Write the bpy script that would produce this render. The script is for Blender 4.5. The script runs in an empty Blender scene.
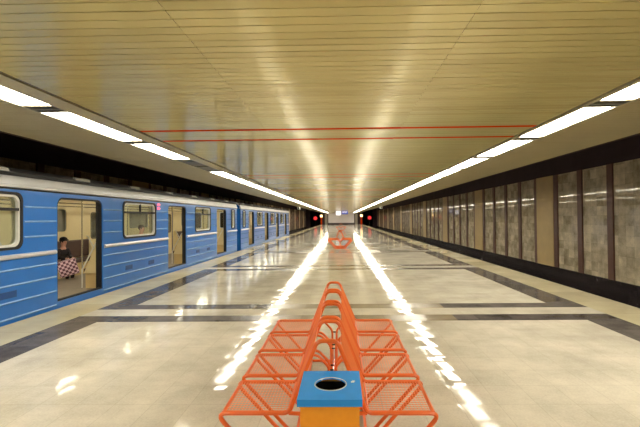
import bpy, bmesh, math, random
from mathutils import Vector, Matrix
random.seed(7)
C = bpy.context.scene
COL = C.collection
PI = math.pi

# ------------------------------------------------------------------ camera
FPX, PXX, PYY = 406.0, 333.5, 213.5
Rv = Vector((0.99975985, 0.01970062, -0.00959855))
Uv = Vector((0.00981812, -0.01107874, 0.99989043))
Fv = Vector((-0.01959212, 0.99974454, 0.0112695))
cd = bpy.data.cameras.new('camera')
cam = bpy.data.objects.new('camera', cd); COL.objects.link(cam)
cd.sensor_width = 36.0
cd.lens = FPX / 640 * 36
cd.shift_x = -(PXX - 320) / 640
cd.shift_y = 0.0
cd.clip_start = 0.05; cd.clip_end = 400
cam.matrix_world = Matrix(((Rv.x, Uv.x, -Fv.x, 0), (Rv.y, Uv.y, -Fv.y, 0), (Rv.z, Uv.z, -Fv.z, 1.5), (0, 0, 0, 1)))
C.camera = cam

# ------------------------------------------------------------------ world and exposure
w = bpy.data.worlds.new('world'); C.world = w; w.use_nodes = True
w.node_tree.nodes['Background'].inputs[0].default_value = (0.02, 0.014, 0.016, 1)
w.node_tree.nodes['Background'].inputs[1].default_value = 0.25
C.view_settings.view_transform = 'Standard'
C.view_settings.look = 'None'
C.view_settings.gamma = 1
C.view_settings.use_curve_mapping = False
C.view_settings.exposure = 0.55
LAMP = 21.0                      # strength of the platform's fluorescent fixtures
LAMP_COL = (1.0, 0.925, 0.755)

# ------------------------------------------------------------------ materials
def lin(c):
    return tuple(((v / 255) / 12.92 if v / 255 <= 0.04045 else ((v / 255 + 0.055) / 1.055) ** 2.4) for v in c)

class NT:
    def __init__(s, name):
        s.m = bpy.data.materials.new(name); s.m.use_nodes = True
        s.t = s.m.node_tree; s.b = s.t.nodes['Principled BSDF']
    def n(s, typ, **kw):
        nd = s.t.nodes.new(typ)
        for k, v in kw.items(): setattr(nd, k, v)
        return nd
    def l(s, a, b): s.t.links.new(a, b)
    def math(s, op, a, b=None, clamp=False):
        nd = s.n('ShaderNodeMath', operation=op, use_clamp=clamp)
        for i, v in enumerate((a, b)):
            if v is None: continue
            if isinstance(v, (int, float)): nd.inputs[i].default_value = v
            else: s.l(v, nd.inputs[i])
        return nd.outputs[0]
    def vmath(s, op, a, b=None):
        nd = s.n('ShaderNodeVectorMath', operation=op)
        for i, v in enumerate((a, b)):
            if v is None: continue
            if isinstance(v, tuple): nd.inputs[i].default_value = v
            else: s.l(v, nd.inputs[i])
        return nd.outputs[0]
    def pos(s):
        return s.n('ShaderNodeTexCoord').outputs['Object']
    def mix(s, f, a, b):
        nd = s.n('ShaderNodeMix', data_type='RGBA')
        for i, v in ((0, f), (6, a), (7, b)):
            if isinstance(v, (int, float)): nd.inputs[i].default_value = v
            elif isinstance(v, tuple): nd.inputs[i].default_value = v + (1,) if len(v) == 3 else v
            else: s.l(v, nd.inputs[i])
        return nd.outputs[2]

def mat(name, col, rough=0.5, metal=0.0, var=0.12, scale=8.0, coat=0.0, bump=0.0, spec=0.5):
    """painted or plain surface with soft procedural variation of its colour"""
    k = NT(name); b = k.b
    c = lin(col)
    nz = k.n('ShaderNodeTexNoise'); nz.inputs['Scale'].default_value = scale; nz.inputs['Detail'].default_value = 4
    k.l(k.pos(), nz.inputs['Vector'])
    dark = tuple(v * (1 - var) for v in c); light = tuple(min(1, v * (1 + var)) for v in c)
    k.l(k.mix(nz.outputs['Fac'], dark, light), b.inputs['Base Color'])
    b.inputs['Roughness'].default_value = rough; b.inputs['Metallic'].default_value = metal
    b.inputs['Specular IOR Level'].default_value = spec
    if coat: b.inputs['Coat Weight'].default_value = coat; b.inputs['Coat Roughness'].default_value = 0.08
    if bump:
        bp = k.n('ShaderNodeBump'); bp.inputs['Strength'].default_value = bump; bp.inputs['Distance'].default_value = 0.01
        k.l(nz.outputs['Fac'], bp.inputs['Height']); k.l(bp.outputs[0], b.inputs['Normal'])
    return k.m

def emit(name, col, strength):
    k = NT(name)
    k.b.inputs['Base Color'].default_value = tuple(0.5 * min(1, v) for v in col) + (1,)
    k.b.inputs['Emission Color'].default_value = tuple(col) + (1,)
    k.b.inputs['Emission Strength'].default_value = strength
    return k.m

def glass_mat(name, tint=(1, 1, 1), film=0.07):
    k = NT(name); k.t.nodes.remove(k.b)
    tr = k.n('ShaderNodeBsdfTransparent'); tr.inputs[0].default_value = tint + (1,)
    gl = k.n('ShaderNodeBsdfGlossy'); gl.inputs['Roughness'].default_value = 0.03
    fr = k.n('ShaderNodeFresnel'); fr.inputs[0].default_value = 1.5
    mx = k.n('ShaderNodeMixShader')
    bf = k.n('ShaderNodeNewGeometry').outputs['Backfacing']
    k.l(k.math('MULTIPLY', fr.outputs[0], k.math('SUBTRACT', 1.0, bf)), mx.inputs[0]); k.l(tr.outputs[0], mx.inputs[1]); k.l(gl.outputs[0], mx.inputs[2])
    df = k.n('ShaderNodeBsdfDiffuse'); df.inputs[0].default_value = (0.6, 0.58, 0.5, 1)
    m2 = k.n('ShaderNodeMixShader'); m2.inputs[0].default_value = film  # pale diffuse film stands in for reflections as well as dirt on the panes
    k.l(mx.outputs[0], m2.inputs[1]); k.l(df.outputs[0], m2.inputs[2])
    k.l(m2.outputs[0], k.t.nodes['Material Output'].inputs[0])
    return k.m

def stone(name, c1, c2, joint, cell=(0.62, 0.375), off=(0.0, 0.0), tilt=0.016, rough=0.12, axes=(0, 1), speck=0.5, jw=0.006, big=1.3, jmix=0.5, tone=0.45, spread=0.0, spec=0.5, dull=0.5, pillow=0.0):
    """polished stone slabs: each slab a tone of its own, set very slightly out of level"""
    k = NT(name); b = k.b
    sep = k.n('ShaderNodeSeparateXYZ'); k.l(k.pos(), sep.inputs[0])
    u = k.math('DIVIDE', k.math('ADD', sep.outputs[axes[0]], off[0]), cell[0])
    v = k.math('DIVIDE', k.math('ADD', sep.outputs[axes[1]], off[1]), cell[1])
    cu, cv = k.math('FLOOR', u), k.math('FLOOR', v)
    cmb = k.n('ShaderNodeCombineXYZ'); k.l(cu, cmb.inputs[0]); k.l(cv, cmb.inputs[1])
    wn = k.n('ShaderNodeTexWhiteNoise', noise_dimensions='3D'); k.l(cmb.outputs[0], wn.inputs['Vector'])
    # colour: cloudy mottling + fine speckle + slab to slab tone
    n1 = k.n('ShaderNodeTexNoise'); n1.inputs['Scale'].default_value = big; n1.inputs['Detail'].default_value = 6; n1.inputs['Roughness'].default_value = 0.65
    n2 = k.n('ShaderNodeTexNoise'); n2.inputs['Scale'].default_value = 60; n2.inputs['Detail'].default_value = 3
    k.l(k.pos(), n1.inputs['Vector']); k.l(k.pos(), n2.inputs['Vector'])
    s1 = k.math('MULTIPLY', k.math('SUBTRACT', n1.outputs['Fac'], 0.5), 1.6)
    s2 = k.math('MULTIPLY', k.math('SUBTRACT', n2.outputs['Fac'], 0.5), speck)
    s3 = k.math('MULTIPLY', k.math('SUBTRACT', wn.outputs['Value'], 0.5), tone)
    f = k.math('ADD', k.math('ADD', k.math('ADD', s1, s2), s3), 0.5, clamp=True)
    col = k.mix(f, lin(c1), lin(c2))
    # joints
    def edge(q, size):
        fr = k.math('FRACT', q)
        d = k.math('MINIMUM', fr, k.math('SUBTRACT', 1.0, fr))
        return k.math('LESS_THAN', k.math('MULTIPLY', d, size), jw / 2)
    jn = k.math('MULTIPLY', k.math('MAXIMUM', edge(u, cell[0]), edge(v, cell[1])), jmix)
    k.l(k.mix(jn, col, lin(joint)), b.inputs['Base Color'])
    b.inputs['Roughness'].default_value = rough
    rr = k.math('ADD', k.math('MULTIPLY', n1.outputs['Fac'], rough * 0.6), rough * 0.7)
    wc = k.n('ShaderNodeSeparateColor'); k.l(wn.outputs['Color'], wc.inputs[0])
    rr = k.math('ADD', rr, k.math('MULTIPLY', k.math('GREATER_THAN', wc.outputs[2], 1.0 - dull), spread))
    k.l(rr, b.inputs['Roughness']); b.inputs['Specular IOR Level'].default_value = spec
    geo = k.n('ShaderNodeNewGeometry')
    tl = k.vmath('MULTIPLY', k.vmath('SUBTRACT', wn.outputs['Color'], (0.5, 0.5, 0.5)), (tilt, tilt * 0.4, tilt * 0.4))
    if pillow:       # slabs ground very slightly convex
        cp = k.n('ShaderNodeCombineXYZ')
        k.l(k.math('MULTIPLY', k.math('SUBTRACT', k.math('FRACT', u), 0.5), pillow), cp.inputs[0])
        k.l(k.math('MULTIPLY', k.math('SUBTRACT', k.math('FRACT', v), 0.5), pillow), cp.inputs[1])
        tl = k.vmath('ADD', tl, cp.outputs[0])
    k.l(k.vmath('NORMALIZE', k.vmath('ADD', geo.outputs['Normal'], tl)), b.inputs['Normal'])
    return k.m

M = {}
M['floor'] = stone('pale_floor_stone', (160, 154, 141), (218, 211, 196), (120, 112, 98), off=(0.0, 0.0), tone=0.08, spread=0.05, spec=0.10, tilt=0.011, pillow=0.019, jmix=0.22, rough=0.03, cell=(0.31, 0.365), dull=0.5)
M['edge'] = stone('edge_stone', (172, 162, 132), (204, 194, 162), (110, 100, 84), cell=(5, 0.9), spread=0.1, spec=0.15, tilt=0.006)
M['band'] = stone('dark_band_stone', (58, 54, 54), (108, 102, 98), (60, 56, 52), cell=(0.5, 0.6), big=3, tilt=0.01, spread=0.1, spec=0.05)
M['mid'] = stone('brown_band_stone', (112, 100, 84), (150, 138, 116), (90, 80, 70), cell=(0.62, 0.375), big=3, spread=0.1, spec=0.15, tilt=0.013)
M['plinth'] = stone('black_plinth_stone', (26, 20, 24), (56, 48, 50), (20, 16, 18), cell=(0.6, 0.6), axes=(1, 2), rough=0.25, tilt=0.006)
M['marble'] = stone('mottled_marble', (146, 132, 106), (244, 230, 200), (90, 80, 66), cell=(0.33, 0.3), axes=(1, 2), rough=0.04, tilt=0.004, big=3.2, jmix=0.35)
M['strip'] = mat('brown_strip', (112, 80, 68), 0.45, var=0.2)
M['beige_panel'] = mat('beige_panel', (206, 180, 128), 0.5, var=0.12, scale=3)
M['void'] = mat('sooty_concrete', (60, 45, 50), 0.95, var=0.3, scale=2)
M['bed'] = mat('track_bed', (40, 36, 34), 0.95, var=0.3, scale=5)
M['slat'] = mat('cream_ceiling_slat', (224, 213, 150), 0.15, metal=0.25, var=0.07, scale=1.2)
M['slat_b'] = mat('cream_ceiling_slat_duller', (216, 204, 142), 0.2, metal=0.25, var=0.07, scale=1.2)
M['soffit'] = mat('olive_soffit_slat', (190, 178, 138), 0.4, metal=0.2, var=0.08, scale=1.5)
M['gap'] = mat('slat_gap', (96, 82, 52), 0.8)
M['red_slat'] = mat('red_ceiling_slat', (200, 62, 18), 0.9, spec=0.0)
M['trim'] = mat('grey_trim', (204, 192, 156), 0.4, metal=0.3)
M['dark'] = mat('dark_reveal', (30, 24, 22), 0.8)
M['lamp'] = emit('lamp_diffuser', LAMP_COL, LAMP)
M['lamp_off'] = mat('unlit_diffuser', (120, 114, 98), 0.4)
M['fix'] = mat('fixture_frame', (170, 166, 150), 0.35, metal=0.4)
M['louvre'] = mat('louvre_blade', (120, 112, 96), 0.3, metal=0.6)
M['endwall'] = mat('grey_end_wall', (232, 228, 234), 0.6, var=0.06, scale=1)
M['pillar'] = mat('pale_pillar', (150, 142, 132), 0.5)
M['white'] = mat('white_paint', (214, 214, 210), 0.45)
M['blue'] = mat('train_blue', (32, 108, 194), 0.3, var=0.12, scale=2.2, coat=0.3)
M['rib'] = mat('rib_highlight_blue', (128, 166, 216), 0.25, var=0.25, scale=9, coat=0.3)  # paler than the body: light catching the ribs is put into the colour
M['silver'] = mat('silver_rail', (206, 208, 214), 0.3, metal=0.4)
M['roof'] = mat('roof_grey', (206, 208, 212), 0.42, metal=0.35, var=0.18, scale=1.6)
M['roof_top'] = mat('sooty_roof', (98, 98, 98), 0.4, metal=0.3, var=0.3, scale=1.6)
M['rubber'] = mat('black_rubber', (18, 18, 24), 0.6)
M['under'] = mat('under_frame_black', (24, 24, 26), 0.8)
M['cream'] = mat('cream_interior', (222, 206, 160), 0.45, var=0.06)
M['lino'] = mat('worn_lino', (132, 122, 108), 0.6, var=0.2, scale=6)
M['seat'] = mat('brown_vinyl', (74, 52, 46), 0.45)
M['chrome'] = mat('polished_steel', (206, 204, 196), 0.2, metal=0.8)
M['glass'] = glass_mat('window_glass', (0.9, 0.95, 0.92))
M['darkglass'] = mat('dark_glass', (20, 20, 24), 0.08)
M['filmed'] = glass_mat('filmed_glass', (0.8, 0.85, 0.8), 0.42)  # heavier film for the far-side panes, reflections and dirt in one colour
M['car_lamp'] = emit('carriage_lamp', (1.0, 0.93, 0.76), 12.0)
M['red_lamp'] = emit('red_lamp', (1.0, 0.04, 0.04), 0.7)
M['pink_lamp'] = emit('marker_lamp', (1.0, 0.2, 0.3), 0.9)
M['warm_lamp'] = emit('warm_lamp', (1.0, 0.66, 0.26), 4.0)
M['orange'] = mat('orange_tube', (240, 112, 46), 0.3, var=0.1, coat=0.4)
M['wire'] = mat('orange_wire', (244, 136, 76), 0.4, var=0.08)
M['bolt'] = mat('dark_bolt', (50, 34, 30), 0.4, metal=0.6)
M['lid'] = mat('blue_lid', (34, 150, 244), 0.42, var=0.1, scale=22)
M['bin'] = mat('orange_bin', (255, 162, 40), 0.45, var=0.1, scale=40)
M['black'] = mat('bin_inside', (16, 12, 14), 0.9)
M['sticker'] = mat('white_sticker', (226, 226, 224), 0.6)
M['sign_blue'] = emit('blue_sign_face', lin((20, 64, 200)), 0.3)
M['sign_white'] = emit('white_sign_face', (1, 0.94, 0.96), 0.8)
M['coat_dark'] = mat('dark_coat', (34, 26, 30), 0.9)
M['skin'] = mat('skin', (206, 154, 132), 0.55, var=0.05)
M['hat'] = mat('black_hat', (20, 16, 20), 0.95)
M['hair'] = mat('dark_hair', (44, 28, 26), 0.7)
M['shirt'] = mat('grey_jacket', (92, 84, 88), 0.85)

def bag_mat():
    k = NT('checked_bag_fabric')
    ch = k.n('ShaderNodeTexChecker'); ch.inputs['Scale'].default_value = 19
    ch.inputs['Color1'].default_value = lin((246, 214, 226)) + (1,); ch.inputs['Color2'].default_value = lin((120, 72, 96)) + (1,)
    k.l(k.vmath('ADD', k.pos(), (0.513, 0.01, 0.01)), ch.inputs['Vector'])
    k.l(ch.outputs['Color'], k.b.inputs['Base Color'])
    k.b.inputs['Roughness'].default_value = 0.7
    return k.m
M['bag'] = bag_mat()

# ------------------------------------------------------------------ mesh helpers
class MB:
    def __init__(s): s.v = []; s.f = []; s.mi = []
    def add(s, vs, fs, mi=0):
        o = len(s.v); s.v += [tuple(p) for p in vs]
        s.f += [tuple(i + o for i in f) for f in fs]; s.mi += [mi] * len(fs)
    def box(s, x0, x1, y0, y1, z0, z1, mi=0):
        vs = [(x, y, z) for x in (x0, x1) for y in (y0, y1) for z in (z0, z1)]
        s.add(vs, [(0, 1, 3, 2), (4, 6, 7, 5), (0, 4, 5, 1), (2, 3, 7, 6), (0, 2, 6, 4), (1, 5, 7, 3)], mi)
    def bbox(s, x0, x1, y0, y1, z0, z1, b=0.01, mi=0):
        """box with chamfered edges"""
        bm = bmesh.new(); bmesh.ops.create_cube(bm, size=1)
        for q in bm.verts: q.co = Vector(((x0 + x1) / 2 + q.co.x * (x1 - x0), (y0 + y1) / 2 + q.co.y * (y1 - y0), (z0 + z1) / 2 + q.co.z * (z1 - z0)))
        bmesh.ops.bevel(bm, geom=bm.edges[:], offset=b, segments=2, affect='EDGES', profile=0.5)
        bm.verts.index_update()
        s.add([q.co[:] for q in bm.verts], [tuple(q.index for q in f.verts) for f in bm.faces], mi); bm.free()
    def tube(s, pts, r, n=8, closed=False, mi=0, caps=True):
        P = [Vector(p) for p in pts]; m = len(P); rings = []
        prev = None
        rs = r if isinstance(r, (list, tuple)) else [r] * m
        for i in range(m):
            a = P[(i - 1) % m] if (closed or i > 0) else P[i]
            c = P[(i + 1) % m] if (closed or i < m - 1) else P[i]
            t = (c - a).normalized()
            if prev is None:
                ref = Vector((0, 0, 1)) if abs(t.z) < 0.9 else Vector((0, 1, 0))
                nrm = t.cross(ref).normalized()
            else:
                nrm = (prev - t * prev.dot(t)).normalized()
            prev = nrm; bn = t.cross(nrm)
            rings.append([P[i] + (nrm * math.cos(2 * PI * j / n) + bn * math.sin(2 * PI * j / n)) * rs[i] for j in range(n)])
        vs = [p for g in rings for p in g]; fs = []
        for i in range(m if closed else m - 1):
            i2 = (i + 1) % m
            for j in range(n):
                j2 = (j + 1) % n
                fs.append((i * n + j, i * n + j2, i2 * n + j2, i2 * n + j))
        if caps and not closed:
            fs.append(tuple(range(n - 1, -1, -1))); fs.append(tuple((m - 1) * n + j for j in range(n)))
        s.add(vs, fs, mi)
    def cyl(s, c, r, h, axis='z', n=20, mi=0):
        d = {'x': (1, 0, 0), 'y': (0, 1, 0), 'z': (0, 0, 1)}[axis]
        s.tube([c, tuple(c[i] + d[i] * h for i in range(3))], r, n, mi=mi)
    def prism(s, poly, a0, a1, axis='y', mi=0):
        """poly in the plane normal to axis ('y': (x,z), 'x': (y,z), 'z': (x,y)), extruded a0..a1"""
        def to(p, a):
            return {'y': (p[0], a, p[1]), 'x': (a, p[0], p[1]), 'z': (p[0], p[1], a)}[axis]
        n = len(poly)
        vs = [to(p, a0) for p in poly] + [to(p, a1) for p in poly]
        fs = [tuple(range(n)), tuple(range(2 * n - 1, n - 1, -1))] + [(i, i + n, (i + 1) % n + n, (i + 1) % n) for i in range(n)]
        s.add(vs, fs, mi)
    def ball(s, c, r, n=10, sz=(1, 1, 1), mi=0):
        bm = bmesh.new(); bmesh.ops.create_uvsphere(bm, u_segments=n, v_segments=max(5, n // 2 + 1), radius=r)
        bm.verts.index_update()
        s.add([(c[0] + q.co.x * sz[0], c[1] + q.co.y * sz[1], c[2] + q.co.z * sz[2]) for q in bm.verts], [tuple(q.index for q in f.verts) for f in bm.faces], mi); bm.free()
    def build(s, name, mats, parent=None, smooth=False, fix=True):
        me = bpy.data.meshes.new(name); me.from_pydata(s.v, [], s.f)
        for m in (mats if isinstance(mats, (list, tuple)) else [mats]): me.materials.append(m)
        me.polygons.foreach_set('material_index', s.mi)
        if fix:
            bm = bmesh.new(); bm.from_mesh(me); bmesh.ops.recalc_face_normals(bm, faces=bm.faces[:]); bm.to_mesh(me); bm.free()
        if smooth:
            me.polygons.foreach_set('use_smooth', [True] * len(me.polygons))
            me.set_sharp_from_angle(angle=math.radians(40))
        me.update()
        o = bpy.data.objects.new(name, me); COL.objects.link(o)
        if parent: o.parent = parent
        return o

def thing(name, label, cat, loc=(0, 0, 0), rz=0, group=None):
    o = bpy.data.objects.new(name, None); COL.objects.link(o)
    o.location = loc; o.rotation_euler = (0, 0, rz); o.empty_display_size = 0.2
    return tag(o, label, cat, group)
def tag(o, label, cat, group=None):
    o['label'] = label; o['category'] = cat
    if group: o['group'] = group
    return o
def struct(o):
    o['kind'] = 'structure'; return o
def copy_tree(o, parent=None):
    c = o.copy(); COL.objects.link(c); c.parent = parent
    for ch in list(o.children): copy_tree(ch, c)
    return c

def rrect(y0, y1, z0, z1, r, n=5, rb=None):
    """rounded rectangle outline; rb = radius of the lower corners"""
    rb = r if rb is None else rb
    pts = []
    for cx, cy, a0, q in ((y1, z1, 0, r), (y0, z1, 90, r), (y0, z0, 180, rb), (y1, z0, 270, rb)):
        sx = -1 if cx == y1 else 1; sy = -1 if cy == z1 else 1
        ox, oy = cx + sx * q, cy + sy * q
        if q < 1e-4: pts.append((cx, cy)); continue
        for i in range(n + 1):
            a = math.radians(a0 + 90 * i / n); pts.append((ox + q * math.cos(a), oy + q * math.sin(a)))
    return pts

def plate(outer, holes, th):
    """flat plate with holes: (u,v) outline filled, thickness th centred; returns verts (u,v,w) and faces"""
    cu = bpy.data.curves.new('tmp', 'CURVE'); cu.dimensions = '2D'; cu.fill_mode = 'BOTH'; cu.extrude = th / 2
    for loop in [outer] + holes:
        sp = cu.splines.new('POLY'); sp.points.add(len(loop) - 1); sp.use_cyclic_u = True
        for i, p in enumerate(loop): sp.points[i].co = (p[0], p[1], 0, 1)
    ob = bpy.data.objects.new('tmp', cu); COL.objects.link(ob)
    dg = bpy.context.evaluated_depsgraph_get(); dg.update()
    me = bpy.data.meshes.new_from_object(ob.evaluated_get(dg))
    vs = [v.co[:] for v in me.vertices]; fs = [tuple(p.vertices) for p in me.polygons]
    bpy.data.objects.remove(ob); bpy.data.curves.remove(cu); bpy.data.meshes.remove(me)
    return vs, fs

def fillet(pts, r, n=5):
    """polyline with rounded corners; r per inner point or one value"""
    P = [Vector(p) for p in pts]; out = [P[0]]
    for i in range(1, len(P) - 1):
        a, b, c = P[i - 1], P[i], P[i + 1]
        q = r[i - 1] if isinstance(r, (list, tuple)) else r
        u = (a - b).normalized(); v = (c - b).normalized()
        ang = u.angle(v); d = min(q / max(math.tan(ang / 2), 1e-3), (a - b).length * 0.49, (c - b).length * 0.49)
        p0, p1 = b + u * d, b + v * d
        for j in range(n + 1):
            t = j / n; out.append((p0 * (1 - t) + b * t) * (1 - t) + (b * (1 - t) + p1 * t) * t)
    out.append(P[-1]); return out

# ------------------------------------------------------------------ setting
Y0, Y1 = -12.0, 95.0             # ends of the platform
XL, XR = -4.86, 4.78             # platform edges
H = 2.7                          # ceiling
P0, PER = 6.53, 5.84             # floor pattern: first pale cross gap, period
WL, WR = -8.25, 8.2
ZT = -1.1                        # track level

def build_floor():
    xs = sorted([XL, -4.12, -3.62, -1.24, 1.68, 3.52, 4.03, XR])
    ys = {Y0, Y1}
    k0 = int((Y0 - P0) / PER) - 1
    gaps = [P0 + PER * k for k in range(k0, 18)]
    for g in gaps:
        for d in (-0.60, -0.23, 0.23, 0.58):
            if Y0 < g + d < Y1: ys.add(round(g + d, 4))
    ys = sorted(ys); mb = MB()
    idx = {}
    for x in xs:
        for y in ys: idx[(x, y)] = len(mb.v); mb.v.append((x, y, 0))
    for i in range(len(xs) - 1):
        for j in range(len(ys) - 1):
            xm = (xs[i] + xs[i + 1]) / 2; ym = (ys[j] + ys[j + 1]) / 2
            d = min((ym - g for g in gaps), key=abs)
            gap = abs(d) < 0.23; band = 0.23 < abs(d) < 0.61
            if xm < -4.12 or xm > 4.03: m = 1
            elif gap: m = 0
            elif xm < -3.62 or xm > 3.52: m = 2
            elif band: m = 3 if -1.24 < xm < 1.68 else 2
            else: m = 0
            mb.f.append((idx[(xs[i], ys[j])], idx[(xs[i + 1], ys[j])], idx[(xs[i + 1], ys[j + 1])], idx[(xs[i], ys[j + 1])])); mb.mi.append(m)
    mb.box(XL + 0.02, XR - 0.02, Y0, Y1, ZT, -0.06, 4)
    mb.box(XL, XL + 0.4, Y0, Y1, -0.06, -0.001, 1); mb.box(XR - 0.4, XR, Y0, Y1, -0.06, -0.001, 1)
    o = mb.build('floor', [M['floor'], M['edge'], M['band'], M['mid'], M['bed']], fix=False)
    return struct(o)
build_floor()

mb = MB()
mb.box(WL - 0.3, XL + 0.02, Y0, 125, ZT - 0.2, ZT); mb.box(XR - 0.02, WR + 0.3, Y0, 125, ZT - 0.2, ZT)
struct(mb.build('track_bed', M['bed']))
mb = MB()
for xc in (-6.135, 6.05):
    for s in (-0.76, 0.76):
        mb.prism([(xc + s - 0.07, ZT), (xc + s + 0.07, ZT), (xc + s + 0.035, ZT + 0.1), (xc + s + 0.035, ZT + 0.15), (xc + s - 0.035, ZT + 0.15), (xc + s - 0.035, ZT + 0.1)], Y0, 124)
struct(mb.build('track_rails', M['silver']))

def side_wall(name, X, inward):
    """track wall: sooty backing, black plinth, brown strips, mottled marble panels, every fifth panel plain beige"""
    mb = MB(); t = inward
    def bx(d0, d1, y0, y1, z0, z1, mi):
        a, b = X + t * d0, X + t * d1
        mb.box(min(a, b), max(a, b), y0, y1, z0, z1, mi)
    bx(-0.3, -0.01, Y0, 125, ZT, 4.0, 0)
    bx(-0.02, 0.06, Y0, Y1, ZT, -0.45, 1)
    k = -16
    while True:
        yc = 12.5 + 1.57 * k
        if yc + 1.7 > Y1 - 2: break
        bx(-0.02, 0.05, yc - 0.13, yc + 0.13, -0.45, 3.06, 2)
        if k % 5 == 2: bx(-0.02, 0.07, yc + 0.13, yc + 1.44, -0.45, 3.06, 4)
        else: bx(-0.02, 0.0, yc + 0.13, yc + 1.44, -0.45, 3.06, 3)
        k += 1
    return struct(mb.build(name, [M['void'], M['plinth'], M['strip'], M['marble'], M['beige_panel']]))
side_wall('wall_right', WR, -1)
side_wall('wall_left', WL, 1)

# end wall of the platform, with dark flanks and pale pillars
mb = MB()
mb.box(-3.1, 2.95, Y1, Y1 + 0.3, -0.0, 3.6, 0); mb.box(-3.1, 2.95, Y1 - 0.04, Y1, 0.0, 0.35, 1)
for a, b in ((-4.86, -3.1), (2.95, 4.78)): mb.box(a, b, Y1 + 0.2, Y1 + 0.5, 0, 3.6, 1)
for a, b in ((-3.9, -3.3), (3.15, 3.75)): mb.box(a, b, Y1 - 0.2, Y1 + 0.2, 0, 3.6, 2)
struct(mb.build('wall_far_end', [M['endwall'], M['void'], M['pillar']]))
mb = MB()
mb.box(-8.6, 8.6, 124.8, 125.2, ZT, 4.0); mb.box(-8.6, -7.3, Y1, Y1 + .3, ZT, 4); mb.box(7.3, 8.6, Y1, Y1 + .3, ZT, 4)
mb.box(-4.95, -4.6, Y1 + 0.3, 125, ZT, 4); mb.box(4.6, 4.95, Y1 + 0.3, 125, ZT, 4)
struct(mb.build('wall_tunnel', M['void']))
mb = MB(); mb.box(-8.6, 8.6, Y0 - 0.3, Y0, ZT, 4.0)
struct(mb.build('wall_near_end', M['pillar']))
mb = MB(); mb.box(-8.6, 8.6, Y0, 125, 3.8, 4.1)
struct(mb.build('ceiling_tunnel', M['void']))

# suspended slat ceiling
CL, CR = -2.72, 2.60             # middle field
FL, FR = (-3.36, -2.98), (2.68, 3.08)   # fixture channels
SL, SR = -4.52, 4.37             # outer edges
SEAM = (-1.0, 0.8)
def slats(x0, x1, cuts, m_a, m_b, red, name):
    mb = MB(); segs = [x0] + [c for c in cuts if x0 < c < x1] + [x1]
    n = int((Y1 - Y0) / 0.1)
    for i in range(n):
        ya = Y0 + i * 0.1
        isred = False
        if red:
            q = (ya + 0.05 - 5.4) % PER
            isred = q < 0.1 or 0.70 <= q < 0.80
        for a, b in zip(segs[:-1], segs[1:]):
            t1, t2 = random.gauss(0, 0.0003), random.gauss(0, 0.0006)
            g = 0.0015 if len(segs) > 2 else 0
            z = H + random.uniform(0, 0.0008)
            y_a, y_b = ya + 0.004, ya + 0.096
            mi = 2 if isred else (0 if random.random() < 0.6 else 1)
            vs = [(a + g, y_a, z - t1 - t2), (b - g, y_a, z - t1 + t2), (b - g, y_b, z + t1 + t2), (a + g, y_b, z + t1 - t2),
                  (a + g, y_a, H + 0.02), (b - g, y_a, H + 0.02), (b - g, y_b, H + 0.02), (a + g, y_b, H + 0.02)]
            mb.add(vs, [(0, 3, 2, 1), (0, 1, 5, 4), (2, 3, 7, 6)], mi)
    mb.box(x0, x1, Y0, Y1, H + 0.02, H + 0.05, 3)
    return struct(mb.build(name, [m_a, m_b, M['red_slat'], M['gap']], fix=False))
slats(CL, CR, SEAM, M['slat'], M['slat_b'], True, 'ceiling')
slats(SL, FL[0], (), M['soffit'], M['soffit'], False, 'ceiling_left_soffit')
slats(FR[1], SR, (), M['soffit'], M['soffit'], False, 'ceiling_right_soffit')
def run(name, m, *boxes):
    mb = MB()
    for x0, x1, z0, z1 in boxes: mb.box(x0, x1, Y0, Y1, z0, z1)
    return struct(mb.build(name, m))
run('trim_1', M['dark'], (CL - 0.04, CL, H + 0.012, H + 0.05), (CR, CR + 0.035, H + 0.012, H + 0.05))
run('trim_2', M['trim'], (FL[1], CL - 0.04, H - 0.006, H + 0.05), (CR + 0.035, FR[0], H - 0.006, H + 0.05))
run('trim_3', M['trim'], (FL[0] - 0.0, FL[0] + 0.03, H - 0.004, H + 0.14), (FR[1] - 0.03, FR[1], H - 0.004, H + 0.14))
run('trim_4', M['dark'], (FL[0] + 0.03, FL[1], H + 0.12, H + 0.14), (FR[0], FR[1] - 0.03, H + 0.12, H + 0.14))
run('trim_5', M['void'], (SL - 0.03, SL, H - 0.01, 3.8), (SR, SR + 0.03, H - 0.01, 3.8))

# ------------------------------------------------------------------ ceiling light fixtures
LP = 1.93
def make_fixture(lit, wdt, tone):
    """recessed fluorescent fixture, 1.93 long; origin at its top centre"""
    r = thing('ceiling_light', 'x', 'ceiling light')
    hw, hl = wdt / 2, LP / 2 - 0.004
    m = MB()
    m.box(-hw, -hw + 0.015, -hl, hl, -0.125, 0); m.box(hw - 0.015, hw, -hl, hl, -0.125, 0)
    m.box(-hw + 0.015, hw - 0.015, -hl, -hl + 0.01, -0.125, 0); m.box(-hw + 0.015, hw - 0.015, hl - 0.01, hl, -0.125, 0)
    m.box(-hw + 0.015, hw - 0.015, -hl + 0.01, hl - 0.01, -0.02, 0)
    m.build('housing', M['fix'], r)
    for y0, y1 in ((-hl + 0.16, -0.06), (0.06, hl - 0.16)):
        m = MB(); m.bbox(-hw + 0.03, hw - 0.03, y0, y1, -0.119, -0.10, 0.004)
        m.build('diffuser', M['lamp'] if lit else M['lamp_off'], r)
    for s in (-1, 1):
        m = MB()
        for i in range(5):
            y = s * (hl - 0.022 - i * 0.024); m.box(-hw + 0.016, hw - 0.016, y - 0.002, y + 0.002, -0.12, -0.075)
        for i in range(7):
            x = -hw + 0.016 + (i + 0.5) * (wdt - 0.032) / 7; y0, y1 = sorted((s * (hl - 0.011), s * (hl - 0.129))); m.box(x - 0.002, x + 0.002, y0, y1, -0.118, -0.078)
        m.build('louvre', M['louvre'], r)
    return r
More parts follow.
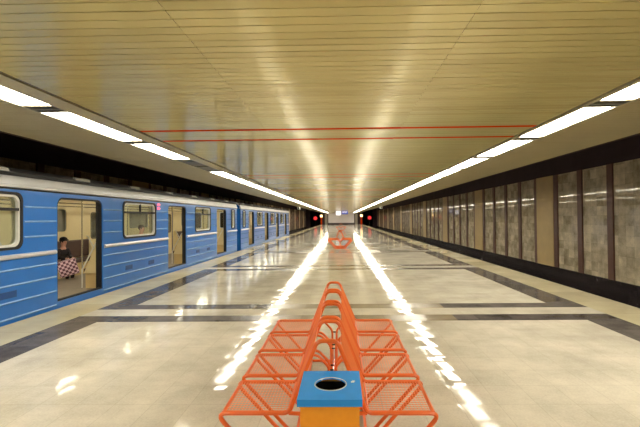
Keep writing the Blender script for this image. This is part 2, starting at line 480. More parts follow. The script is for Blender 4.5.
XFL, XFR = (FL[0] + 0.03 + FL[1]) / 2, (FR[0] + FR[1] - 0.03) / 2
near_names = {
    'L': {0: 'lit ceiling light cut by the left edge of the photo', 1: 'lit ceiling light above the first open train door, second in the left row',
          2: 'unlit ceiling light, the dark gap in the left row', 3: 'lit ceiling light right beyond the dark gap in the left row'},
    'R': {0: 'lit ceiling light cut by the right edge of the photo', 1: 'long lit ceiling light second from the right edge of the photo',
          2: 'lit ceiling light third from the right edge of the photo', 3: 'lit ceiling light fourth from the right edge of the photo'}}
for side, xf, wd in (('L', XFL, FL[1] - FL[0] - 0.03), ('R', XFR, FR[1] - FR[0] - 0.03)):
    proto = None; off = None
    for k in range(-7, 47):
        yc = (4.3 if side == 'L' else 4.42) + LP * (k + 0.5) - LP
        if yc + 1 > Y1: break
        dark = side == 'L' and k == 3
        if dark: o = make_fixture(False, wd, 0)
        elif proto is None: o = proto = make_fixture(True, wd, 0)
        else: o = copy_tree(proto)
        o.location = (xf, yc, H + 0.119)
        kk = {0: 0, 1: 1, 2: 9, 3: 2, 4: 3}.get(k, -1) if side == 'L' else {0: 0, 1: 1, 2: 2, 3: 3}.get(k, -1)
        if kk == 9: lb = 'lit ceiling light just before the dark gap in the left row'
        else: lb = near_names[side].get(kk) or ('recessed fluorescent ceiling light far along the left row above the train side' if side == 'L' else 'recessed fluorescent ceiling light far along the right row above the empty track side')
        if k < 0: lb = 'recessed fluorescent ceiling light of the %s row behind the viewer' % ('left' if side == 'L' else 'right')
        tag(o, lb, 'ceiling light', 'fluorescent lights in the %s row' % ('left' if side == 'L' else 'right'))

# ------------------------------------------------------------------ benches
S_Y0, PITCH, SLEN = 0.0, 0.53, 0.425
def make_bench():
    r = thing('bench', 'x', 'bench')
    ys = []
    for i in range(4): ys += [i * PITCH, i * PITCH + SLEN]
    R = 0.0125
    for y in ys:
        m = MB()          # the arch of the backrest running out into both seats
        half = [(0.215, y, 0.43), (0.05, y, 0.83)]
        arch = fillet([(0.63, y, 0.43), (0.215, y, 0.43), (0.052, y, 0.82), (-0.052, y, 0.82), (-0.215, y, 0.43), (-0.63, y, 0.43)], [0.05, 0.045, 0.045, 0.05], 6)
        for s in (1, -1):
            pass
        # one continuous tube: floor, diagonal leg, outer bend, seat, arch and back down
        path = [(0.02, y, R), (0.24, y, R), (0.622, y, 0.43), (0.215, y, 0.43), (0.055, y, 0.825), (-0.055, y, 0.825), (-0.215, y, 0.43), (-0.622, y, 0.43), (-0.24, y, R), (-0.02, y, R)]
        m.tube(fillet(path, [0.06, 0.032, 0.05, 0.05, 0.05, 0.05, 0.032, 0.06], 6), R, 8)
        m.build('tube_frame', M['orange'], r, smooth=True)
        m = MB()
        for s in (1, -1):
            m.tube(fillet([(s * 0.215, y, 0.43), (s * 0.11, y, 0.425), (s * 0.022, y, 0.33), (s * 0.022, y, 0.02)], [0.08, 0.1], 5), 0.011, 8)
        m.build('centre_brace', M['orange'], r, smooth=True)
        m = MB(); m.cyl((-0.035, y, 0.31), 0.006, 0.07, 'x', 10)
        m.build('bolt', M['bolt'], r, smooth=True)
    m = MB(); m.tube([(0, -0.0, R), (0, 3 * PITCH + SLEN, R)], 0.014, 8)
    for s in (1, -1): m.tube([(s * 0.24, 0, R), (s * 0.24, 3 * PITCH + SLEN, R)], 0.011, 8)
    m.build('floor_rail', M['orange'], r, smooth=True)
    wr = 0.0011
    for i in range(4):
        ya, yb = i * PITCH + 0.006, i * PITCH + SLEN - 0.006
        for s in (1, -1):
            m = MB()
            n = 19
            for j in range(n + 1):
                x = 0.225 + (0.572 - 0.225) * j / n
                m.box(s * x - wr, s * x + wr, ya, yb, 0.434 - wr, 0.434 + wr)
            n = 17
            for j in range(n + 1):
                y = ya + 0.012 + (yb - ya - 0.024) * j / n
                a, b = sorted((s * 0.215, s * 0.576)); m.box(a, b, y - wr, y + wr, 0.4375 - wr, 0.4375 + wr)
            m.build('seat_mesh', M['wire'], r)
            for xx, rr in ((0.578, 0.0115), (0.222, 0.007)):
                m = MB(); m.tube([(s * xx, ya - 0.006, 0.43), (s * xx, yb + 0.006, 0.43)], rr, 8); m.build('seat_rail', M['orange'], r, smooth=True)
            m = MB()        # backrest mesh leaning between two arches
            p0, p1 = Vector((0.205, 0, 0.455)), Vector((0.073, 0, 0.79))
            n = 20
            for j in range(n + 1):
                q = p0.lerp(p1, j / n); m.tube([(s * q.x, ya, q.z), (s * q.x, yb, q.z)], wr * 1.2, 4)
            for j in range(n + 1):
                y = ya + 0.012 + (yb - ya - 0.024) * j / n
                m.tube([(s * (p0.x + .004), y, p0.z), (s * (p1.x + .004), y, p1.z)], wr * 1.2, 4)
            m.build('back_mesh', M['wire'], r)
    return r
bench = make_bench()
bench.location = (-0.085, 2.24, 0)
tag(bench, 'large orange wire-mesh double bench in the foreground right behind the litter bin', 'bench', 'orange benches down the middle of the platform')
b2 = copy_tree(bench); b2.location = (-0.08, 19.75, 0)
tag(b2, 'small distant orange bench in the middle of the platform, nearer of the two far ones', 'bench', 'orange benches down the middle of the platform')
b3 = copy_tree(bench); b3.location = (-0.08, 48.0, 0)
tag(b3, 'farthest tiny orange bench, seen just above the distant one', 'bench', 'orange benches down the middle of the platform')

# ------------------------------------------------------------------ litter bin
bn = thing('litter_bin', 'orange square litter bin with a blue lid and round hole, before the bench', 'bin', (-0.06, 1.955, 0.004))
m = MB()
bw, bd = 0.131, 0.155
def ring(m, x, y, z0, z1, t, mi=0):
    m.box(-x, x, -y, -y + t, z0, z1, mi); m.box(-x, x, y - t, y, z0, z1, mi); m.box(-x, -x + t, -y + t, y - t, z0, z1, mi); m.box(x - t, x, -y + t, y - t, z0, z1, mi)
ring(m, bw, bd, 0.03, 0.665, 0.008); m.box(-bw, bw, -bd, bd, 0.03, 0.04)
m.build('body', M['bin'], bn)
m = MB(); ring(m, bw - 0.02, bd - 0.02, 0.04, 0.66, 0.004); m.build('liner', M['black'], bn)
m = MB()
lw, ld = 0.144, 0.168
hole = [(0.073 * math.cos(a), 0.073 * math.sin(a)) for a in [2 * PI * i / 32 for i in range(32)]]
vs, fs = plate([(-lw, -ld), (lw, -ld), (lw, ld), (-lw, ld)], [hole], 0.006)
m.add([(a, b, 0.697 + c) for a, b, c in vs], fs); ring(m, lw, ld, 0.669, 0.695, 0.006)
lid = m.build('lid', M['lid'], bn)
m = MB(); m.tube([(0.0755 * math.cos(2 * PI * i / 32), 0.0755 * math.sin(2 * PI * i / 32), 0.7005) for i in range(32)], 0.0028, 6, closed=True)
m.build('hole_rim', M['silver'], lid, smooth=True)
m = MB(); m.box(0.098, 0.114, 0.016, 0.032, 0.7002, 0.7012); m.box(0.104, 0.118, 0.030, 0.040, 0.7002, 0.7010); m.build('sticker', M['sticker'], lid)
m = MB()
for sx in (-1, 1):
    for sy in (-1, 1): m.cyl((sx * 0.1, sy * 0.12, 0), 0.015, 0.031, 'z', 10)
m.build('foot', M['rubber'], bn)
m = MB(); m.prism([(0.076, -0.02), (0.09, -0.028), (0.092, 0.02), (0.078, 0.03)], 0.7002, 0.7008, 'z'); 

# ------------------------------------------------------------------ the train
XC, HWD = -6.135, 1.215
HL = 9.15
DOORS = (-6.75, -2.25, 2.25, 6.75); WINS = (-4.5, 0.0, 4.5); DH = 0.665
ZB = 1.1                                    # platform level above the rails
def Zp(z): return z + ZB
def openings():
    d = [rrect(c - DH, c + DH, Zp(0.1), Zp(1.91), 0.14, 5, 0.0) for c in DOORS]
    ww = [rrect(c - 0.785, c + 0.785, Zp(1.1), Zp(1.91), 0.12) for c in WINS]
    e = [rrect(s * 8.45 - 0.26, s * 8.45 + 0.26, Zp(1.1), Zp(1.91), 0.1) for s in (-1, 1)]
    return d, ww, e
def shifted(loop, k):      # grow an outline about its centre by k
    cx = (min(p[0] for p in loop) + max(p[0] for p in loop)) / 2; cz = (min(p[1] for p in loop) + max(p[1] for p in loop)) / 2
    wx = (max(p[0] for p in loop) - min(p[0] for p in loop)) / 2; wz = (max(p[1] for p in loop) - min(p[1] for p in loop)) / 2
    return [(cx + (p[0] - cx) * (wx + k) / wx, cz + (p[1] - cz) * (wz + k) / wz) for p in loop]

def make_car():
    r = thing('metro_car', 'x', 'train car')
    d, ww, e = openings()
    outer = [(-HL, Zp(-0.3)), (HL, Zp(-0.3)), (HL, Zp(2.0)), (-HL, Zp(2.0))]
    for s in (1, -1):
        m = MB()
        vs, fs = plate(outer, d + ww + e, 0.05)
        m.add([(s * (HWD - 0.025 + c), a, b) for a, b, c in vs], fs, 0)
        # pressed ribs along the side, broken at doors and windows
        def segs(z):
            cuts = [(c - DH - 0.03, c + DH + 0.03) for c in DOORS]
            if 1.04 < z < 1.97: cuts += [(c - 0.85, c + 0.85) for c in WINS] + [(q * 8.45 - 0.32, q * 8.45 + 0.32) for q in (-1, 1)]
            cuts.sort(); y = -HL + 0.02; out = []
            for a, b in cuts:
                if a - y > 0.08: out.append((y, a))
                y = max(y, b)
            out.append((y, HL - 0.02)); return [q for q in out if q[1] - q[0] > 0.06]
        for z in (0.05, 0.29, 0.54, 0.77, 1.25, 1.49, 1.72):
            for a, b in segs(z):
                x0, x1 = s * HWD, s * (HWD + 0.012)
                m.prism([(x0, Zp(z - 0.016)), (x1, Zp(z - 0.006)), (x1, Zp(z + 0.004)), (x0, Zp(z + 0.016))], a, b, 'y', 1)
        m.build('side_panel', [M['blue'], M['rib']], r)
        # silver rubbing strake under the windows
        m = MB()
        for a, b in segs(0.97):
            m.tube([(s * (HWD + 0.0), a + 0.02, Zp(0.965)), (s * HWD, b - 0.02, Zp(0.965))], 0.038, 10)
        m.build('belt_rail', M['silver'], r, smooth=True)
        # windows
        for c, lp in list(zip(WINS, ww)) + list(zip((-8.45, 8.45), e)):
            big = abs(c) < 8
            m = MB()
            vs, fs = plate(shifted(lp, 0.028), [shifted(lp, -0.012)], 0.02); m.add([(s * (HWD + 0.006 + q), a, b) for a, b, q in vs], fs, 0)
            wf = m.build('window_frame', M['rubber'], r)
            m = MB()
            vs, fs = plate(shifted(lp, -0.008), [shifted(lp, -0.045)], 0.05); m.add([(s * (HWD - 0.03 + q), a, b) for a, b, q in vs], fs, 0)
            m.build('inner_frame', M['white'], wf)
            if big:
                m = MB(); m.bbox(min(s * (HWD - .03), s * (HWD + .012)), max(s * (HWD - .03), s * (HWD + .012)), c - 0.745, c + 0.745, Zp(1.655), Zp(1.70), 0.006)
                m.bbox(min(s * (HWD - .03), s * (HWD + .01)), max(s * (HWD - .03), s * (HWD + .01)), c - 0.018, c + 0.018, Zp(1.70), Zp(1.88), 0.004)
                m.build('vent_bar', M['rubber'], wf)
            m = MB(); a = s * (HWD - 0.045); b = s * (HWD - 0.040)
            hw = 0.75 if big else 0.225
            m.box(min(a, b), max(a, b), c - hw, c + hw, Zp(1.125), Zp(1.885)); m.build('pane', M['glass'] if s > 0 else M['filmed'], wf)
        # door frames, thresholds
        for c, lp in zip(DOORS, d):
            m = MB()
            inner = [(c - DH + 0.03, Zp(0.09)) if False else p for p in shifted(lp, -0.03)]
            vs, fs = plate(shifted(lp, 0.012), [inner], 0.06); m.add([(s * (HWD - 0.045 + q), a, b) for a, b, q in vs], fs, 0)
            m.build('door_frame', M['rubber'], r)
        # inside lining
        m = MB()
        vs, fs = plate([(-HL + 0.06, Zp(0.08)), (HL - 0.06, Zp(0.08)), (HL - 0.06, Zp(2.05)), (-HL + 0.06, Zp(2.05))],
                       [shifted(q, -0.002) for q in d] + [shifted(q, -0.03 if s > 0 else -0.12) for q in ww + e], 0.012)
        m.add([(s * (HWD - 0.125 + q), a, b) for a, b, q in vs], fs); m.build('lining', M['cream'], r)
        # sliding leaves: open on the platform side, closed on the far side
        for c in DOORS:
            for q in (-1, 1):
                yc = c + q * (DH / 2 if s < 0 else DH * 1.5 - 0.045)
                x = s * (HWD - 0.092)
                lf = rrect(yc - DH / 2 + 0.012, yc + DH / 2 - 0.004, Zp(0.1), Zp(1.93), 0.03)
                wn = rrect(yc - 0.17, yc + 0.17, Zp(0.98), Zp(1.72), 0.09)
                m = MB(); vs, fs = plate(lf, [wn], 0.03); m.add([(x + w_, a, b) for a, b, w_ in vs], fs)
                dl = m.build('door_leaf', M['cream'] if s < 0 else M['blue'], r)
                m = MB(); vs, fs = plate(shifted(wn, 0.02), [shifted(wn, -0.012)], 0.036); m.add([(x + w_, a, b) for a, b, w_ in vs], fs)
                m.build('leaf_window_frame', M['chrome'], dl)
                m = MB(); m.box(x - 0.003, x + 0.003, yc - 0.165, yc + 0.165, Zp(0.985), Zp(1.715)); m.build('leaf_pane', M['glass'], dl)
                ye = c + q * (0.0 if s < 0 else DH - 0.05)
                m = MB(); y_a, y_b = sorted((ye + q * 0.002, ye + q * 0.022)); m.box(x - 0.02, x + 0.02, y_a, y_b, Zp(0.11), Zp(1.92)); m.build('leaf_edge', M['rubber'], dl)
        # roof and gutter
        for c in WINS:
            for dy in (-0.55, 0.55):
                m = MB(); m.box(min(s * HWD, s * (HWD + 0.006)), max(s * HWD, s * (HWD + 0.006)), c + dy - 0.15, c + dy + 0.15, Zp(0.36), Zp(0.46)); m.build('vent_grille', M['vent'], r)
        # long seats, with cream end screens and grab rails
        for c, hl in ((-4.5, 1.45), (0, 1.45), (4.5, 1.45), (-8.25, 0.72), (8.25, 0.72)):
            x0, x1 = s * 0.72, s * 1.07
            m = MB(); m.bbox(min(x0, x1), max(x0, x1), c - hl, c + hl, Zp(0.40), Zp(0.50), 0.03)
            st = m.build('seat', M['seat'], r)
            m = MB(); m.bbox(min(s * 0.97, s * 1.075), max(s * 0.97, s * 1.075), c - hl, c + hl, Zp(0.52), Zp(0.98), 0.03); m.build('seat_back', M['seat'], st)
            m = MB(); m.box(min(s * 0.76, s * 1.07), max(s * 0.76, s * 1.07), c - hl + 0.02, c + hl - 0.02, Zp(0.081), Zp(0.40)); m.build('seat_box', M['beige_panel'], st)
            for q in (-1, 1):
                y = c + q * (hl + 0.03)
                if abs(y) > 8.9: continue
                m = MB(); m.prism([(s * 0.76, Zp(0.40)), (s * 1.075, Zp(0.40)), (s * 1.075, Zp(1.02)), (s * 1.03, Zp(1.02))], y - 0.012, y + 0.012, 'y'); m.build('end_screen', M['cream'], r)
                m = MB(); m.tube(fillet([(s * 1.08, y, Zp(1.06)), (s * 1.03, y, Zp(1.06)), (s * 0.72, y, Zp(0.48)), (s * 0.72, y, Zp(0.1))], 0.06), 0.014, 8)
                m.build('screen_rail', M['white'], r, smooth=True)
                m = MB(); m.tube([(s * 0.72, y, Zp(0.5)), (s * 0.72, y, Zp(2.09))], 0.014, 8); m.build('grab_pole', M['chrome'], r, smooth=True)
        m = MB(); m.tube(fillet([(s * 0.62, -8.8, Zp(2.09)), (s * 0.62, -8.8, Zp(1.85)), (s * 0.62, 8.8, Zp(1.85)), (s * 0.62, 8.8, Zp(2.09))], 0.05), 0.013, 8)
        m.build('hand_rail', M['chrome'], r, smooth=True)
    # roof shell
    half = [(HWD, 2.0), (HWD + 0.03, 2.01), (HWD + 0.03, 2.045), (HWD + 0.0, 2.06), (HWD - 0.015, 2.16), (HWD - 0.06, 2.22), (HWD - 0.2, 2.31), (HWD - 0.5, 2.38), (0.3, 2.42), (0, 2.425)]
    prof = [(x, Zp(z)) for x, z in half] + [(-x, Zp(z)) for x, z in reversed(half[:-1])] + [(-(HWD - 0.06), Zp(2.0)), (-(HWD - 0.06), Zp(2.12)), (-1.0, Zp(2.24)), (0, Zp(2.3)), (1.0, Zp(2.24)), (HWD - 0.06, Zp(2.12)), (HWD - 0.06, Zp(2.0))]
    m = MB(); m.prism(prof, -HL, HL, 'y'); rf = m.build('roof', [M['roof'], M['roof_top']], r, smooth=True)
    for p in rf.data.polygons:
        if abs(p.normal.y) < 0.5 and p.center.z > Zp(2.205): p.material_index = 1
    for s in (1, -1):
        m = MB(); m.box(min(s * (HWD + 0.001), s * (HWD + 0.02)), max(s * (HWD + 0.001), s * (HWD + 0.02)), -HL, HL, Zp(1.978), Zp(2.0)); m.build('rain_gutter', M['rubber'], r)
        m = MB(); m.box(min(s * 1.14, s * 1.192), max(s * 1.14, s * 1.192), -HL, HL, Zp(2.185), Zp(2.235))
        m.build('roof_seam', M['rubber'], r)
        for k in range(9):
            y = -8.0 + k * 2.0
            m = MB(); m.prism([(s * 1.10, Zp(2.24)), (s * 1.075, Zp(2.31)), (s * 1.03, Zp(2.325)), (s * 0.98, Zp(2.28))], y - 0.22, y + 0.22, 'y'); m.build('roof_vent', M['white'], r)
    # floor, inner ceiling, lamps
    m = MB(); m.box(-HWD + 0.05, HWD - 0.05, -HL + 0.05, HL - 0.05, Zp(0.0), Zp(0.08)); m.build('car_floor', M['lino'], r)
    m = MB(); m.box(-HWD + 0.09, HWD - 0.09, -HL + 0.05, HL - 0.05, Zp(2.09), Zp(2.11)); m.build('inner_ceiling', M['cream'], r)
    for k in range(8):
        y = -7.9 + k * 2.257
        m = MB(); m.bbox(-0.12, 0.12, y - 0.45, y + 0.45, Zp(2.05), Zp(2.09), 0.012); m.build('car_lamp', M['car_lamp'], r)
    # end walls with gangway door and end windows
    for q in (-1, 1):
        y = q * (HL - 0.025)
        m = MB()
        out = [(-HWD, Zp(-0.3)), (HWD, Zp(-0.3)), (HWD, Zp(2.0)), (HWD - 0.06, Zp(2.2)), (0.3, Zp(2.38)), (-0.3, Zp(2.38)), (-HWD + 0.06, Zp(2.2)), (-HWD, Zp(2.0))]
        vs, fs = plate(out, [rrect(-0.32, 0.32, Zp(0.1), Zp(1.85), 0.08, 4, 0.01)], 0.05); m.add([(a, y + c, b) for a, b, c in vs], fs)
        m.build('end_wall', M['blue'], r)
        m = MB(); vs, fs = plate(rrect(-0.33, 0.33, Zp(0.09), Zp(1.86), 0.08), [rrect(-0.2, 0.2, Zp(1.05), Zp(1.65), 0.06)], 0.03); m.add([(a, y + c, b) for a, b, c in vs], fs)
        ed = m.build('end_door', M['cream'], r)
        m = MB(); m.box(-0.205, 0.205, y - 0.004, y + 0.004, Zp(1.045), Zp(1.655)); m.build('end_pane', M['glass'], ed)
        m = MB(); yl = y - q * 0.045
        wl = [rrect(a - 0.15, a + 0.15, Zp(1.1), Zp(1.80), 0.06) for a in (-0.6, 0.6)]
        vs, fs = plate(rrect(-1.08, 1.08, Zp(0.08), Zp(2.09), 0.02), [rrect(-0.3, 0.3, Zp(0.1), Zp(1.85), 0.04, 4, 0.01)], 0.02); m.add([(a, yl + c, b) for a, b, c in vs], fs)
        el = m.build('end_lining', M['cream'], r)
        for lp in wl:
            m = MB(); vs, fs = plate(shifted(lp, 0.03), [lp], 0.03); m.add([(a, yl - q * 0.01 + c, b) for a, b, c in vs], fs); m.build('end_window_frame', M['white'], el)
            m = MB(); m.prism(lp, yl - q * 0.011, yl - q * 0.013, 'y'); m.build('end_window_glass', M['darkglass'], el)
        m = MB(); m.box(-0.12, 0.12, y, y + q * 0.32, Zp(-0.55), Zp(-0.35)); m.cyl((0, y + q * 0.2, Zp(-0.45)), 0.16, q * 0.14, 'y', 14); m.build('coupler', M['under'], r)
        m = MB()
        for x in (-0.9, 0.9): m.cyl((x, y + q * 0.02, Zp(0.2)), 0.05, q * 0.09, 'y', 12)
        m.build('buffer', M['under'], r, smooth=True)
    m = MB(); m.box(-1.1, 1.1, -HL + 0.1, HL - 0.1, Zp(-0.4), Zp(0.0)); m.box(-0.9, 0.9, -3.2, 3.2, Zp(-0.75), Zp(-0.4))
    m.build('underframe', M['under'], r)
    for q in (-6.2, 6.2):
        m = MB(); m.box(-1.0, -0.86, q - 1.6, q + 1.6, 0.35, 0.65); m.box(0.86, 1.0, q - 1.6, q + 1.6, 0.35, 0.65); m.box(-0.9, 0.9, q - 0.3, q + 0.3, 0.4, 0.72)
        bg = m.build('bogie', M['under'], r)
        for a in (-1.05, 1.05):
            m = MB(); m.cyl((-0.8, q + a, 0.55), 0.07, 1.6, 'x', 12)
            for x in (-0.82, 0.69): m.cyl((x, q + a, 0.55), 0.4, 0.13, 'x', 24)
            m.build('wheelset', M['louvre'], bg, smooth=True)
    for k, z in enumerate((1.90, 1.80)):
        m = MB(); m.cyl((HWD, 0.93, Zp(z)), 0.036, 0.04, 'x', 14); m.ball((HWD + 0.04, 0.93, Zp(z)), 0.03, 10)
        m.build('marker_lamp', M['pink_lamp'], r, smooth=True)
    return r
M['vent'] = mat('dark_blue_grille', (30, 70, 130), 0.5)
car = make_car(); car.location = (XC, 9.85, -ZB + 0.15 - 0.15)
tag(car, 'blue metro car with silver roof nearest the camera, its doors standing open', 'train car', 'blue metro train')
car2 = copy_tree(car); car2.location = (XC, 28.85, -ZB)
for ch in list(car2.children):
    if ch.name.startswith('marker_lamp'): bpy.data.objects.remove(ch)
tag(car2, 'second blue metro car further along the platform, coupled behind the first', 'train car', 'blue metro train')

# ------------------------------------------------------------------ passengers
def grow(name, joints, edges, m, parent=None, sub=1, root=0):
    """one continuous surface grown round a skeleton of (x,y,z,radius or (rx,ry)) joints"""
    me = bpy.data.meshes.new(name); me.from_pydata([j[:3] for j in joints], edges, [])
    ob = bpy.data.objects.new(name, me); COL.objects.link(ob)
    md = ob.modifiers.new('s', 'SKIN'); md.use_smooth_shade = True
    for i, j in enumerate(joints):
        rr = j[3]; sv = me.skin_vertices[0].data[i]
        sv.radius = (rr, rr) if not isinstance(rr, tuple) else rr
        sv.use_root = (i == root)
    sb = ob.modifiers.new('u', 'SUBSURF'); sb.levels = sub; sb.render_levels = sub
    dg = bpy.context.evaluated_depsgraph_get(); dg.update()
    nm = bpy.data.meshes.new_from_object(ob.evaluated_get(dg)); nm.name = name
    ob.modifiers.clear(); ob.data = nm; nm.materials.clear(); nm.materials.append(m)
    nm.polygons.foreach_set('use_smooth', [True] * len(nm.polygons)); nm.polygons.foreach_set('material_index', [0] * len(nm.polygons))
    bpy.data.meshes.remove(me)
    if parent: ob.parent = parent
    return ob

def seated(label, loc, rz, sc, coat, hat, lean=0.08, group=None):
    """seated figure facing +x; origin on the floor under the hips"""
    hs = 0.44 / sc       # seat height kept true whatever the scale
    J = [(0, 0, hs + 0.09, (0.15, 0.12)), (0.02, 0, hs + 0.24, (0.14, 0.11)), (lean, 0, hs + 0.42, (0.16, 0.10)), (lean + 0.01, 0, hs + 0.50, (0.07, 0.07)), (lean + 0.02, 0, hs + 0.57, 0.058),
         (lean + 0.04, 0, hs + 0.64, (0.082, 0.098)), (lean + 0.04, 0, hs + 0.72, (0.088, 0.105)), (lean + 0.03, 0, hs + 0.78, (0.05, 0.06))]
    E = [(0, 1), (1, 2), (2, 3), (3, 4), (4, 5), (5, 6), (6, 7)]
    def arm(s):
        b = len(J)
        J.extend([(lean, s * 0.17, hs + 0.43, 0.055), (lean + 0.06, s * 0.22, hs + 0.20, 0.045), (lean + 0.28, s * 0.12, hs + 0.16, 0.034), (lean + 0.34, s * 0.10, hs + 0.155, (0.03, 0.018))])
        E.extend([(2, b), (b, b + 1), (b + 1, b + 2), (b + 2, b + 3)])
        for f, (dy, ln) in enumerate(((-0.024, 0.055), (-0.008, 0.066), (0.008, 0.062), (0.024, 0.048))):
            q = len(J); J.extend([(lean + 0.375 + 0.004 * f, s * 0.10 + dy, hs + 0.152, 0.0085), (lean + 0.375 + ln * 0.8, s * 0.10 + dy, hs + 0.13, 0.0075), (lean + 0.375 + ln * 0.8, s * 0.10 + dy, hs + 0.10, 0.006)])
            E.extend([(b + 3, q), (q, q + 1), (q + 1, q + 2)])
        q = len(J); J.extend([(lean + 0.345, s * 0.10 - s * 0.036, hs + 0.145, 0.009), (lean + 0.37, s * 0.10 - s * 0.048, hs + 0.125, 0.007)])
        E.extend([(b + 3, q), (q, q + 1)])
    def leg(s):
        b = len(J)
        J.extend([(0.05, s * 0.09, hs + 0.075, 0.085), (0.40, s * 0.10, hs + 0.06, 0.062), (0.40, s * 0.10, hs / 2 + 0.02, 0.052), (0.39, s * 0.10, 0.07, 0.036), (0.50, s * 0.11, 0.035, (0.04, 0.028))])
        E.extend([(0, b), (b, b + 1), (b + 1, b + 2), (b + 2, b + 3), (b + 3, b + 4)])
    arm(1); arm(-1); leg(1); leg(-1)
    rt = thing('passenger', label, 'person', loc, rz, group)
    rt.scale = (sc, sc, sc)
    body = grow('body', J, E, M['skin'], rt)
    # coat: same skeleton, a little fuller, without head and hands
    JC = []; keep = {}
    for i, j in enumerate(J):
        hand = j[3] if not isinstance(j[3], tuple) else min(j[3])
        head = i in (4, 5, 6, 7)
        small = hand < 0.03
        if head or small: continue
        keep[i] = len(JC); rr = j[3]
        JC.append(j[:3] + ((tuple(v * 1.12 + 0.008 for v in rr)) if isinstance(rr, tuple) else rr * 1.15 + 0.008,))
    EC = [(keep[a], keep[b]) for a, b in E if a in keep and b in keep]
    grow('coat', JC, EC, coat, rt)
    m = MB()
    for s in (1, -1): m.ball((0.45, s * 0.105, 0.045), 0.05, 12, (2.1, 0.95, 0.85))
    m.build('shoe', M['hat'], rt, smooth=True)
    hz = hs + 0.70; hx = lean + 0.04
    m = MB(); m.ball((hx + 0.095, 0, hz - 0.02), 0.014, 8, (1.2, 0.8, 1.5)); m.build('nose', M['skin'], rt, smooth=True)
    for s in (1, -1):
        m = MB(); m.ball((hx + 0.088, s * 0.03, hz + 0.008), 0.010, 8, (0.7, 1, 0.7)); m.build('eye', M['hat'], rt, smooth=True)
        m = MB(); m.ball((hx, s * 0.088, hz - 0.01), 0.02, 8, (0.8, 0.4, 1.4)); m.build('ear', M['skin'], rt, smooth=True)
    m = MB(); m.ball((hx + 0.088, 0, hz - 0.055), 0.015, 8, (0.5, 1.3, 0.35)); m.build('mouth', M['lip'], rt, smooth=True)
    m = MB(); m.ball((hx - 0.03, 0, hz + 0.03), 0.106, 14, (0.98, 0.98, 0.95)); m.build('hair', M['hair'], rt, smooth=True)
    if hat:
        m = MB(); m.ball((hx - 0.015, 0, hz + 0.09), 0.115, 14, (1.05, 1.02, 0.72)); m.tube([(hx + 0.125 * math.cos(a) + 0.0, 0.12 * math.sin(a), hz + 0.062) for a in [2 * PI * i / 20 for i in range(20)]], 0.018, 6, closed=True)
        m.build('hat', M['hat'], rt, smooth=True)
    return rt
M['lip'] = mat('lips', (150, 72, 66), 0.5)
p1 = seated('person in a dark coat and black hat seated inside the first open train door', (-6.93, 9.88, 0.02), 0.0 - 0.25, 0.74, M['coat_dark'], True, 0.10)
p2 = seated('person with dark hair and grey jacket seated behind the whole train window', (-6.95, 13.85, 0.08), -0.1, 0.98, M['shirt'], False, 0.04)
# bag held on the knees of the first passenger
bgt = thing('shopping_bag', 'pink and black checked shopping bag held on the lap of the seated person', 'bag', (-6.46, 9.55, 0.20), -0.95)
m = MB()
prof = [(-0.20, 0.02), (0.20, 0.0), (0.235, 0.36), (-0.16, 0.40)]
m.bbox(-0.075, 0.075, -0.2, 0.2, 0, 0.38, 0.03)
bb = m.build('bag_body', M['bag'], bgt, smooth=True); bb.rotation_euler = (0.28, 0, 0)
for s in (1, -1):
    m = MB(); m.tube(fillet([(s * 0.05, -0.1, 0.37), (s * 0.03, -0.09, 0.50), (s * 0.03, 0.09, 0.50), (s * 0.05, 0.1, 0.37)], 0.06), 0.008, 6)
    h_ = m.build('bag_handle', M['hat'], bgt, smooth=True); h_.rotation_euler = (0.28, 0, 0)

# ------------------------------------------------------------------ far end: cameras, sign, clock, signals
def cctv(x, y, label, yaw):
    t = thing('security_camera', label, 'camera', (x, y, H), yaw)
    m = MB(); m.cyl((0, 0, -0.14), 0.03, 0.14, 'z', 10); m.cyl((0, 0, -0.015), 0.07, 0.015, 'z', 14); m.build('bracket', M['white'], t, smooth=True)
    m = MB(); m.bbox(-0.11, 0.11, -0.22, 0.2, -0.34, -0.13, 0.02); m.box(-0.13, 0.13, -0.27, 0.21, -0.14, -0.12); m.build('housing', M['white'], t)
    m = MB(); m.cyl((0, -0.235, -0.235), 0.06, 0.02, 'y', 14); m.build('lens', M['rubber'], t, smooth=True)
    return t
cctv(-4.05, 38.5, 'small white security camera hanging under the left ceiling edge beyond the train', 0)
cctv(3.85, 39.5, 'small white security camera hanging under the right ceiling edge', 0)

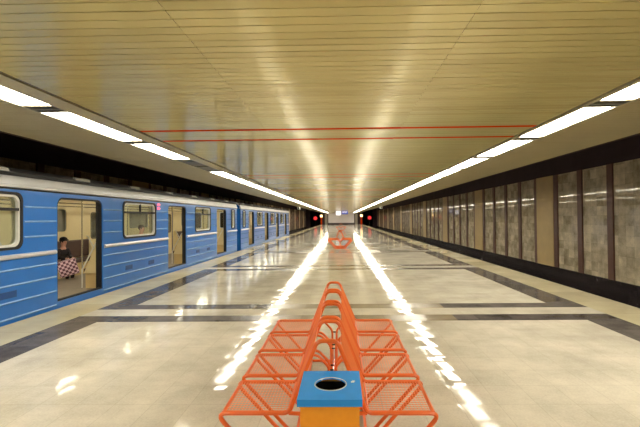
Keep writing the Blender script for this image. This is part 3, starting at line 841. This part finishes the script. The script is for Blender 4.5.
t = thing('hanging_clock', 'bright white square clock face hanging from the ceiling at the far end', 'clock', (-0.45, 60, H))
m = MB(); m.bbox(-0.42, 0.42, -0.08, 0.08, -0.86, -0.1, 0.03); m.build('case', M['pillar'], t)
m = MB(); m.box(-0.37, 0.37, -0.095, -0.081, -0.81, -0.15); m.build('face', M['sign_white'], t)
m = MB(); m.box(-0.015, 0.015, -0.102, -0.096, -0.48, -0.24); m.box(-0.015, 0.2, -0.102, -0.096, -0.495, -0.465); m.build('hand', M['dark'], t)
m = MB(); m.cyl((0, 0, -0.12), 0.03, 0.12, 'z', 8); m.build('hanger', M['white'], t)
t = thing('hanging_sign', 'blue direction sign with white lettering hanging beside the clock', 'sign', (0.50, 60, H))
m = MB(); m.bbox(-0.46, 0.46, -0.05, 0.05, -0.66, -0.1, 0.02); m.build('board', M['sign_blue'], t)
m = MB()
for a, b, z in ((-0.36, -0.2, -0.26), (-0.14, 0.1, -0.26), (0.16, 0.34, -0.26), (-0.36, -0.05, -0.42), (0.02, 0.26, -0.42)): m.box(a, b, -0.058, -0.051, z - 0.035, z + 0.035)
m.build('lettering', M['sign_white'], t)
for x in (-0.35, 0.35):
    m = MB(); m.cyl((x, 0, -0.12), 0.012, 0.12, 'z', 8); m.build('hanger', M['white'], t)

for xs, lb in ((-6.0, 'round red signal lamp in the dark tunnel mouth beyond the train'), (6.45, 'round red signal lamp in the dark tunnel mouth of the right track')):
    t = thing('signal_lamp', lb, 'signal', (xs, 93.5, ZT))
    m = MB(); m.cyl((0, 0, 0), 0.06, 2.3, 'z', 10); m.build('post', M['under'], t, smooth=True)
    m = MB(); m.bbox(-0.5, 0.5, -0.06, 0.1, 2.1, 3.1, 0.05); m.build('head', M['under'], t)
    m = MB(); m.cyl((0, -0.1, 2.6), 0.42, 0.05, 'y', 24); m.build('lens', M['red_lamp'], t, smooth=True)
for xs, lb in ((-4.62, 'warm lit lamp post at the far left corner of the platform'), (4.55, 'warm lit lamp post at the far right corner of the platform')):
    t = thing('lamp_post', lb, 'lamp', (xs, 93.0, 0))
    m = MB(); m.box(-0.16, 0.16, -0.1, 0.1, 0, 1.75); m.build('post', M['red_slat'], t)
    m = MB(); m.bbox(-0.24, 0.24, -0.16, 0.16, 1.75, 2.25, 0.04); m.build('lamp_head', M['warm_lamp'], t)
